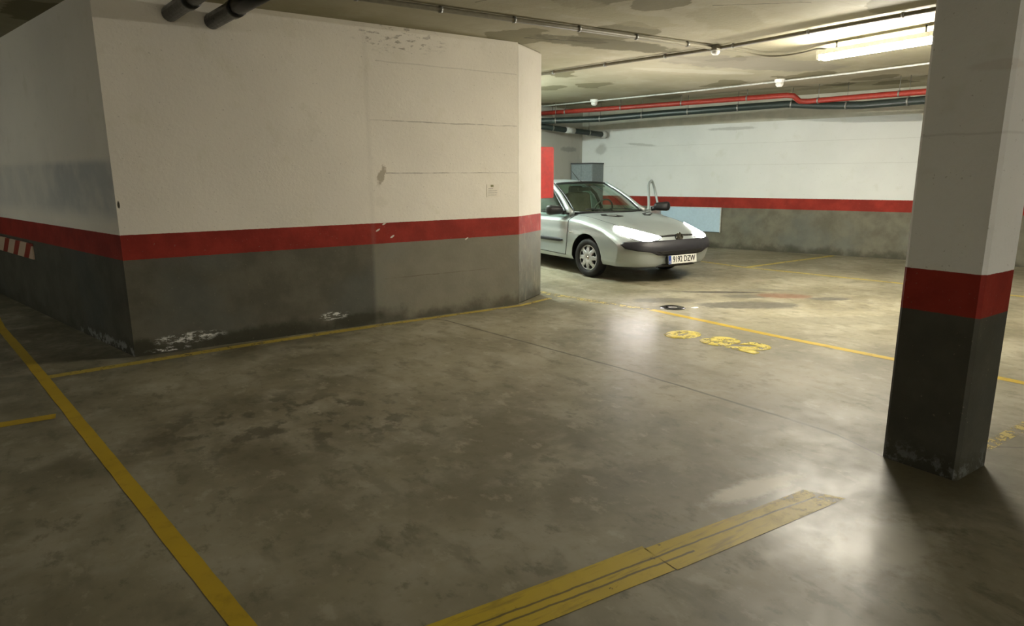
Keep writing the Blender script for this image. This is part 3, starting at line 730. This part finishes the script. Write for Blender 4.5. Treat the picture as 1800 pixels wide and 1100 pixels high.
# grille slit with silver bar and dark bumper band
band = [(-.76, .50), (-.66, .475), (-.50, .455), (-.40, .415), (-.2, .395), (.2, .395), (.40, .415), (.50, .455), (.66, .475), (.76, .50), (.79, .55), (.765, .585), (.62, .595), (.3, .602), (-.3, .602), (-.62, .595), (-.765, .585), (-.79, .55)]
decal('bumper_band', band, 'front', M_BUMP, car, .012, .02)
decal('lower_intake', [(-.42, .47), (-.33, .425), (-.18, .408), (.18, .408), (.33, .425), (.42, .47)], 'front', M_BLKTRIM, car, .026, .004)
decal('grille_slit', [(-.30, .668), (-.1, .676), (.1, .676), (.30, .668), (.30, .652), (.1, .656), (-.1, .656), (-.30, .652)], 'front', M_BLKTRIM, car, .003, .006)
decal('chin_spoiler', [(-.36, .238), (.36, .238), (.27, .27), (-.27, .27)], 'front', M_BLKTRIM, car, .012, .012)
# panel gaps
for s in (-1, 1):
    ax = 'side-' if s < 0 else 'side+'
    if s < 0:
        decal('door_gap', [(-.455, .91), (-.462, .5), (-.50, .30), (-.51, .30), (-.472, .5), (-.465, .91)], ax, M_BLKTRIM, car, .0015, .002)
        decal('door_gap', [(-1.44, .92), (-1.44, .34), (-1.45, .34), (-1.45, .92)], ax, M_BLKTRIM, car, .0015, .002)
        decal('door_gap', [(-.50, .30), (-1.44, .32), (-1.44, .31), (-.50, .29)], ax, M_BLKTRIM, car, .0015, .002)
        strip_on('rubbing_strip', -.55, -1.42, .49, .545, s, M_BUMP, car)
        decal('side_indicator', [(-.36, .66), (-.42, .675), (-.42, .65)], ax, M_CHROME, car, .006, .006)
        decal('door_handle', [(-1.22, .80), (-1.36, .80), (-1.36, .775), (-1.22, .775)], ax, M_CAR, car, .018, .02)
    strip_on('rubbing_strip', -1.48, -2.08, .49, .545, s, M_BUMP, car)
# bonnet scoop by the windscreen on the near side, small slots
for s in (-1, 1):
    bb_ = [(-.20, s*.46), (-.14, s*.49), (-.01, s*.31), (-.02, s*.20), (-.12, s*.26)]
    decal('bonnet_vent', bb_, 'top', M_BLKTRIM, car, .004, .006)
    bb_ = [(-.13, s*.41), (-.10, s*.41), (-.05, s*.30), (-.08, s*.29)]
    decal('vent_blade', bb_, 'top', M_CAR, car, .01, .006)
# bonnet side creases (the panel gap to the wings)
for s in (-1, 1):
    decal('bonnet_gap', [(-.38, s*.66), (.1, s*.64), (.45, s*.58), (.45, s*.586), (.1, s*.646), (-.38, s*.666)], 'top', M_BLKTRIM, car, .001, .002)

# number plate
pr = Vector((0, 0, 0))
def surf_front(y, z):
    loc, nor, i, d = body_bvh.ray_cast(Vector((3, y, z*SZ)), Vector((-1, 0, 0))); return loc, nor
lc, nr = surf_front(0, .345)
pl = bpy.data.objects.new('number_plate', bpy.data.meshes.new('number_plate')); C.objects.link(pl); pl.parent = car
bm = bmesh.new(); box(bm, (0, 0, 0), (.012, .52, .115), bev=.004); bm.to_mesh(pl.data); bm.free(); pl.data.materials.append(M_PLATEW)
pl.location = (lc.x+.062, 0, .340*SZ); pl.rotation_euler = (0, -.10, 0)
bm = bmesh.new(); box(bm, (.007, -.236, 0), (.003, .046, .108)); obj('country_band', bm, M_PLATEB, pl)
def on_plate(s, size, y, z, mat, name, sx=1.0):
    me = text_mesh(s, size, .0012, fat=.0014 if size > .1 else 0)
    for v in me.vertices: c = v.co.copy(); v.co = Vector((.0085+c.z, y+c.x*sx, z+c.y))
    return link(name, me, mat, pl)
on_plate('9192 DZW', .112, .022, 0, M_BLACK, 'plate_characters', .78)
on_plate('E', .045, -.236, -.028, M_PLATEW, 'country_letter')
bm = bmesh.new(); box(bm, (-.035, 0, 0), (.06, .50, .10)); obj('plate_backing', bm, M_BLKTRIM, pl)
# rampant lion badge
LION = [(-.30, -.5), (-.12, -.5), (-.10, -.28), (.02, -.12), (.10, -.30), (.02, -.5), (.22, -.5), (.26, -.25), (.22, .0), (.34, .05), (.46, -.06), (.5, .04), (.38, .18), (.24, .17), (.20, .26), (.38, .30), (.5, .24), (.52, .36), (.34, .44), (.18, .40), (.14, .52), (-.04, .56), (-.16, .46), (-.12, .36), (-.20, .22), (-.30, .0), (-.38, -.12), (-.48, .08), (-.42, .28), (-.5, .30), (-.58, .06), (-.46, -.24), (-.34, -.26)]
lc, nr = surf_front(0, .645)
bd = empty('emblem', (lc.x+.012, 0, .640*SZ)); bd.parent = car; bd['label'] = 'chrome rampant lion badge on a dark shield'
bm = bmesh.new()
pts = [(-.062, .045), (0, .055), (.062, .045), (.058, -.01), (.035, -.05), (0, -.066), (-.035, -.05), (-.058, -.01)]
a = [bm.verts.new((-.012, y, z)) for y, z in pts]; b = [bm.verts.new((.004, y, z)) for y, z in pts]; bm.faces.new(a[::-1]); bm.faces.new(b)
for i in range(8): bm.faces.new((a[i], a[(i+1) % 8], b[(i+1) % 8], b[i]))
obj('badge_shield', bm, M_BUMP, bd)
bm = bmesh.new(); K = .128
a = [bm.verts.new((.005, -y*K, z*K)) for y, z in LION]; b = [bm.verts.new((.012, -y*K, z*K)) for y, z in LION]
n = len(LION); fa = bm.faces.new(a[::-1]); fb = bm.faces.new(b)
for i in range(n): bm.faces.new((a[i], a[(i+1) % n], b[(i+1) % n], b[i]))
bmesh.ops.triangulate(bm, faces=[f for f in bm.faces if len(f.verts) > 4])
obj('badge_lion', bm, M_CHROME, bd)

# greenhouse -------------------------------------------------------
def patch(name, f, nu, nv, mat, parent, thick=.006, smooth=True, off=0):
    bm = bmesh.new(); G = [[bm.verts.new(f(i/nu, j/nv)) for j in range(nv+1)] for i in range(nu+1)]
    for i in range(nu):
        for j in range(nv): bm.faces.new((G[i][j], G[i+1][j], G[i+1][j+1], G[i][j+1]))
    o = obj(name, bm, mat, parent, smooth); m_ = o.modifiers.new('s', 'SOLIDIFY'); m_.thickness = thick; m_.offset = off
    return o
def cowl(v): return Vector((-.27-.27*v*v, .66*v, .935))
def rooff(v): return Vector((-1.02-.13*v*v, .51*v, 1.395-.022*v*v))
def ws(u, j):
    v = 2*j-1; a = cowl(v); b = rooff(v); p = a.lerp(b, u); p.z += .030*math.sin(PI*u); p.x += .015*math.sin(PI*u)
    return T(*p)
patch('windshield', ws, 14, 20, M_GLASS, car)
def roofp(u, j):
    v = 2*j-1; x = -1.02-.13*v*v-1.50*u; w = .51+.02*math.sin(PI*u)-.02*u
    z = 1.395+.045*math.sin(PI*min(1, u*1.05)*.75)-.022*v*v-.05*max(0, u-.4)**1.4-.028*abs(v)**6
    return T(x, w*v, z)
patch('roof', roofp, 18, 20, M_CAR, car, .02, off=-1 if False else 0)
R1 = roofp(1, 1); R0 = roofp(0, 1)
def side(s):
    """points of the side window outline (design coords)"""
    A = Vector((-.56, .735*s, .93)); return A
def rail(u, s):
    p = roofp(u, 1); return Vector((p.x, p.y*s, p.z))
for s in (-1, 1):
    # A pillar
    pts = []
    for k in range(9):
        u = k/8; p = ws(u, 0 if s < 0 else 1); p.y += s*(.035+.012*(1-u)); p.x -= .01; pts.append(p)
    pts[0] = T(-.50, s*.71, .925)
    bm = bmesh.new(); tube(bm, pts, .034, 12, rr=[.050, .040, .036, .034, .033, .032, .032, .032, .034]); obj('a_pillar', bm, M_CAR, car, True)
    bm = bmesh.new(); tube(bm, [ws(k/8, .02 if s < 0 else .98) for k in range(9)], .014, 8); obj('windshield_seal', bm, M_BLKTRIM, car, True)
    bm = bmesh.new(); tube(bm, [rail(k/10, s) for k in range(11)], .034, 12); obj('roof_rail', bm, M_CAR, car, True)
    bm = bmesh.new(); tube(bm, [rail(1, s), T(-2.75, s*.58, 1.12), T(-2.88, s*.66, .93)], .05, 12, rr=[.04, .06, .08]); obj('c_pillar', bm, M_CAR, car, True)
    bm = bmesh.new(); tube(bm, [T(-1.45, s*.755, .92), T(-1.50, s*.66, 1.18), rail(.30, s)], .028, 10); obj('b_pillar', bm, M_BLKTRIM, car, True)
    # rear side glass
    def sg(u, j, s=s, x0=-1.47, x1=-2.72):
        b0 = T(x0+(x1-x0)*u, s*.75, .925); r0 = rail(.32+.66*u, s); p = b0.lerp(r0, j); p.y += s*.02*math.sin(PI*j); return p
    patch('side_window', sg, 8, 6, M_GLASS, car, .004)
    if s < 0:
        def sg2(u, j):
            b0 = T(-.60-.86*u, -.75, .925); uu = max(0, (u-.45)/.55)
            r0 = rail(.30*uu, -1) if u >= .45 else T(*Vector((-.56, -.73, .93)).lerp(Vector((R0.x/SX, -R0.y, R0.z/SZ)), u/.45))
            p = b0.lerp(r0, j); p.y -= .015*math.sin(PI*j); return p
        patch('side_window', sg2, 10, 6, M_GLASS, car, .004)
        bm = bmesh.new(); tube(bm, [T(-.50, -.765, .93), T(-1.0, -.775, .94), T(-1.45, -.775, .94)], .013, 8); obj('window_seal', bm, M_BLKTRIM, car, True)
        pts = bez([T(-.60, -.745, .95), T(-.78, -.70, 1.10), T(-1.02, -.615, 1.27), T(-1.20, -.57, 1.335), T(-1.42, -.565, 1.36)], 5)
        bm = bmesh.new(); tube(bm, pts, .017, 8); obj('window_frame', bm, M_BLKTRIM, car, True)
def rg(u, j):
    v = 2*j-1; a = Vector((-2.52-.13*v*v, .49*v, 1.34)); b = Vector((-2.98+.1*v*v, .60*v, .93)); return T(*a.lerp(b, u))
patch('rear_window', rg, 6, 8, M_GLASS, car)
bm = bmesh.new(); tube(bm, [T(*(cowl(k/10*2-1)+Vector((.015, 0, .006)))) for k in range(11)], .02, 8); obj('cowl_trim', bm, M_BLKTRIM, car, True)
bm = bmesh.new(); tube(bm, [ws(1, k/10)+Vector((-.005, 0, .006)) for k in range(11)], .014, 8); obj('header_seal', bm, M_BLKTRIM, car, True)
for s, y0, y1 in ((1, .45, -.12), (1, -.05, -.52)):
    bm = bmesh.new(); tube(bm, [T(-.29, y0, .955), T(-.33-.1*abs((y0+y1)/2), (y0+y1)/2, .985), T(-.36-.12*abs(y1), y1, .995)], .007, 6); obj('wiper', bm, M_BLKTRIM, car, True)
bm = bmesh.new(); tube(bm, [T(-1.12, 0, 1.40), T(-1.17, 0, 1.43), T(-1.35, 0, 1.60)], .006, 8, rr=[.022, .010, .003]); obj('aerial', bm, M_BLKTRIM, car, True)
# interior
bm = bmesh.new(); box(bm, T(-.62, 0, .84), (.42, 1.28, .16), bev=.05); obj('dashboard', bm, M_INTER, car, True)
for s in (-1, 1):
    bm = bmesh.new(); box(bm, T(-1.25, s*.33, .52), (.62, .50, .20), bev=.06); box(bm, T(-1.52, s*.33, .84), (.17, .48, .72), rot=Matrix.Rotation(-.22, 3, 'Y'), bev=.06)
    st = obj('seat', bm, M_SEATB if s > 0 else M_INTER, car, True)
    bm = bmesh.new(); box(bm, T(-1.62, s*.33, 1.24), (.10, .27, .17), bev=.04); obj('headrest', bm, M_INTER, st, True)
bm = bmesh.new(); box(bm, T(-2.45, 0, .80), (.16, 1.15, .62), rot=Matrix.Rotation(-.25, 3, 'Y'), bev=.06); obj('rear_seat', bm, M_INTER, car, True)
bm = bmesh.new(); cc = T(-.98, .34, .93); tube(bm, [cc+Vector((math.sin(a)*.06, math.cos(a)*.18, math.sin(a)*.17)) for a in [2*PI*k/28 for k in range(28)]], .014, 8, closed=True)
tube(bm, [cc+Vector((0, -.17, 0)), cc+Vector((.03, 0, 0)), cc+Vector((0, .17, 0))], .014, 8); tube(bm, [cc+Vector((.02, 0, 0)), cc+Vector((.25, 0, -.10))], .02, 8); obj('steering_wheel', bm, M_INTER, car, True)
bm = bmesh.new(); box(bm, T(-1.05, 0, 1.285), (.03, .24, .06), bev=.01); obj('inner_mirror', bm, M_BLKTRIM, car)
# door mirrors
def mirror(parent, loc, s, name='door_mirror'):
    m = empty(name, loc); m.parent = parent
    bm = bmesh.new(); box(bm, (0, s*.165, .03), (.12, .25, .155), bev=.05)
    for v in bm.verts:
        k = (v.co.y*s-.04)/.25; v.co.x -= k*.05; v.co.z *= 1-.22*(1-max(0, min(1, k)))
    obj('mirror_housing', bm, M_BLKTRIM, m, True)
    bm = bmesh.new(); box(bm, (-.088, s*.165, .03), (.008, .19, .11), bev=.003); obj('mirror_glass', bm, M_CHROME, m)
    bm = bmesh.new(); tube(bm, [(0, 0, -.015), (0, s*.09, .0)], .034, 8); obj('mirror_arm', bm, M_BLKTRIM, m, True)
    return m
mirror(car, T(-.62, -.745, .955), -1)
# wheels
def wheel(ax, y, s, steer, hub=True):
    w = empty('wheel', (ax, y, .28)); w.parent = car; w.rotation_euler = (0, 0, steer)
    bm = bmesh.new()
    pr = [(.185, .07), (.20, .085), (.235, .088), (.262, .078), (.275, .055), (.28, .03), (.28, -.03), (.275, -.06), (.255, -.085), (.20, -.09), (.18, -.07)]
    lathe(bm, pr, seg=56, sgn=s); obj('tyre', bm, M_RUB, w, True)
    bm = bmesh.new(); r_ = lathe(bm, [(.186, .072), (.183, .045), (.17, .02), (.10, .018), (.001, .02)], seg=40, sgn=s); obj('rim_well', bm, M_BLKTRIM, w, True)
    # hubcap with eight openings
    bm = bmesh.new(); N = 64
    def cap_pt(r, a): h = .082-.020*(r/.186)**2-(.012 if r < .05 else 0); return Vector((math.cos(a)*r, s*h, math.sin(a)*r))
    rad = [.002, .03, .05, .075, .098, .125, .150, .168, .188]
    G = [[bm.verts.new(cap_pt(r, 2*PI*k/N)) for k in range(N)] for r in rad]
    for i in range(len(rad)-1):
        for k in range(N):
            kk = k % 8
            if i in (4, 5, 6) and (kk in (2, 3, 4, 5) if i != 4 else kk in (3, 4)): continue
            bm.faces.new((G[i][k], G[i][(k+1) % N], G[i+1][(k+1) % N], G[i+1][k]))
    h = obj('hubcap', bm, M_HUB, w, True); m_ = h.modifiers.new('s', 'SOLIDIFY'); m_.thickness = .008
    bm = bmesh.new(); lathe(bm, [(.001, .080), (.022, .079), (.027, .072)], seg=20, sgn=s); obj('hub_badge', bm, M_CHROME, h, True)
wheel(-.096, -.715, -1, .10); wheel(-.096, .715, 1, .10); wheel(-3.0, -.715, -1, 0); wheel(-3.0, .715, 1, 0)
# tail lamps
for s in (-1, 1):
    bm = bmesh.new(); box(bm, T(-2.93, s*.62, .72), (.10, .12, .26), bev=.03); obj('tail_lamp', bm, M_REDLAMP, car, True)

# open driver's door on the far side, hinged at its front edge
OPEN = math.radians(52)
hx, hy = DX0, .80
dr_ = empty('driver_door', (hx, hy, 0)); dr_.parent = car; dr_.rotation_euler = (0, 0, -OPEN)
DW = DX0-DX1
def dpt(u, z, side):
    """door shell, u from hinge (0) to latch (1)"""
    bulge = .022-.05*max(0, (z-.50)/.45)**2-.05*max(0, (.50-z)/.3)**2
    return Vector((-DW*u, bulge+.01*math.sin(PI*u)-(0 if side else .09), z*SZ))
for nm, sd, mt in (('door_skin', 1, M_CAR), ('door_lining', 0, M_DOORIN)):
    patch(nm, lambda u, j, sd=sd: dpt(u, .29+.65*j, sd), 10, 14, mt, dr_, .012)
bm = bmesh.new()
for u0 in (0, 1):
    box(bm, Vector((-DW*u0+(-.004 if u0 == 0 else .004), -.045, .615*SZ)), (.012, .085, .62*SZ))
box(bm, Vector((-DW*.5, -.055, .94*SZ)), (DW, .075, .02)); box(bm, Vector((-DW*.5, -.055, .29*SZ)), (DW, .075, .02)); obj('door_edge', bm, M_CAR, dr_)
fr_ = bez([(-.04, -.03, .94*SZ), (-.16, -.05, 1.06*SZ), (-.38, -.10, 1.25*SZ), (-.62, -.14, 1.355*SZ), (-.88, -.155, 1.40*SZ), (-DW+.14, -.15, 1.40*SZ), (-DW+.03, -.12, 1.26*SZ), (-DW+.02, -.08, 1.08*SZ), (-DW+.02, -.045, .94*SZ)], 6)
bm = bmesh.new(); tube(bm, fr_, .021, 10); obj('window_frame', bm, M_CAR, dr_, True)
mirror(dr_, Vector((-.12, .0, .965*SZ)), 1)
bm = bmesh.new(); box(bm, (-DW+.15, .03, .79*SZ), (.15, .03, .03), bev=.01); obj('door_handle', bm, M_CAR, dr_, True)

# ------------------------------------------------------------------ camera, world, view
f_px, pitch, roll, yaw = 1153.7943, .2071030, -.0054146, .5981063
F = Vector((math.sin(yaw)*math.cos(pitch), math.cos(yaw)*math.cos(pitch), -math.sin(pitch)))
R = Vector((math.cos(yaw), -math.sin(yaw), 0)); U = R.cross(F)
R2 = R*math.cos(roll)+U*math.sin(roll); U2 = -R*math.sin(roll)+U*math.cos(roll)
cd = bpy.data.cameras.new('camera'); cam = bpy.data.objects.new('camera', cd); C.objects.link(cam)
cd.sensor_width = 36; cd.lens = f_px/1800*36; cd.clip_start = .05; cd.clip_end = 100
Mx = Matrix((R2, U2, -F)).transposed().to_4x4(); Mx.translation = Vector((0, 0, 1.45)); cam.matrix_world = Mx
S.camera = cam
w = bpy.data.worlds.new('world'); S.world = w; w.use_nodes = True
w.node_tree.nodes['Background'].inputs[0].default_value = (.9, .85, .75, 1); w.node_tree.nodes['Background'].inputs[1].default_value = .0
S.view_settings.view_transform = 'Standard'; S.view_settings.look = 'None'; S.view_settings.gamma = 1
S.view_settings.use_curve_mapping = False; S.view_settings.exposure = 1.76
S.cycles.max_bounces = 10; S.cycles.diffuse_bounces = 6
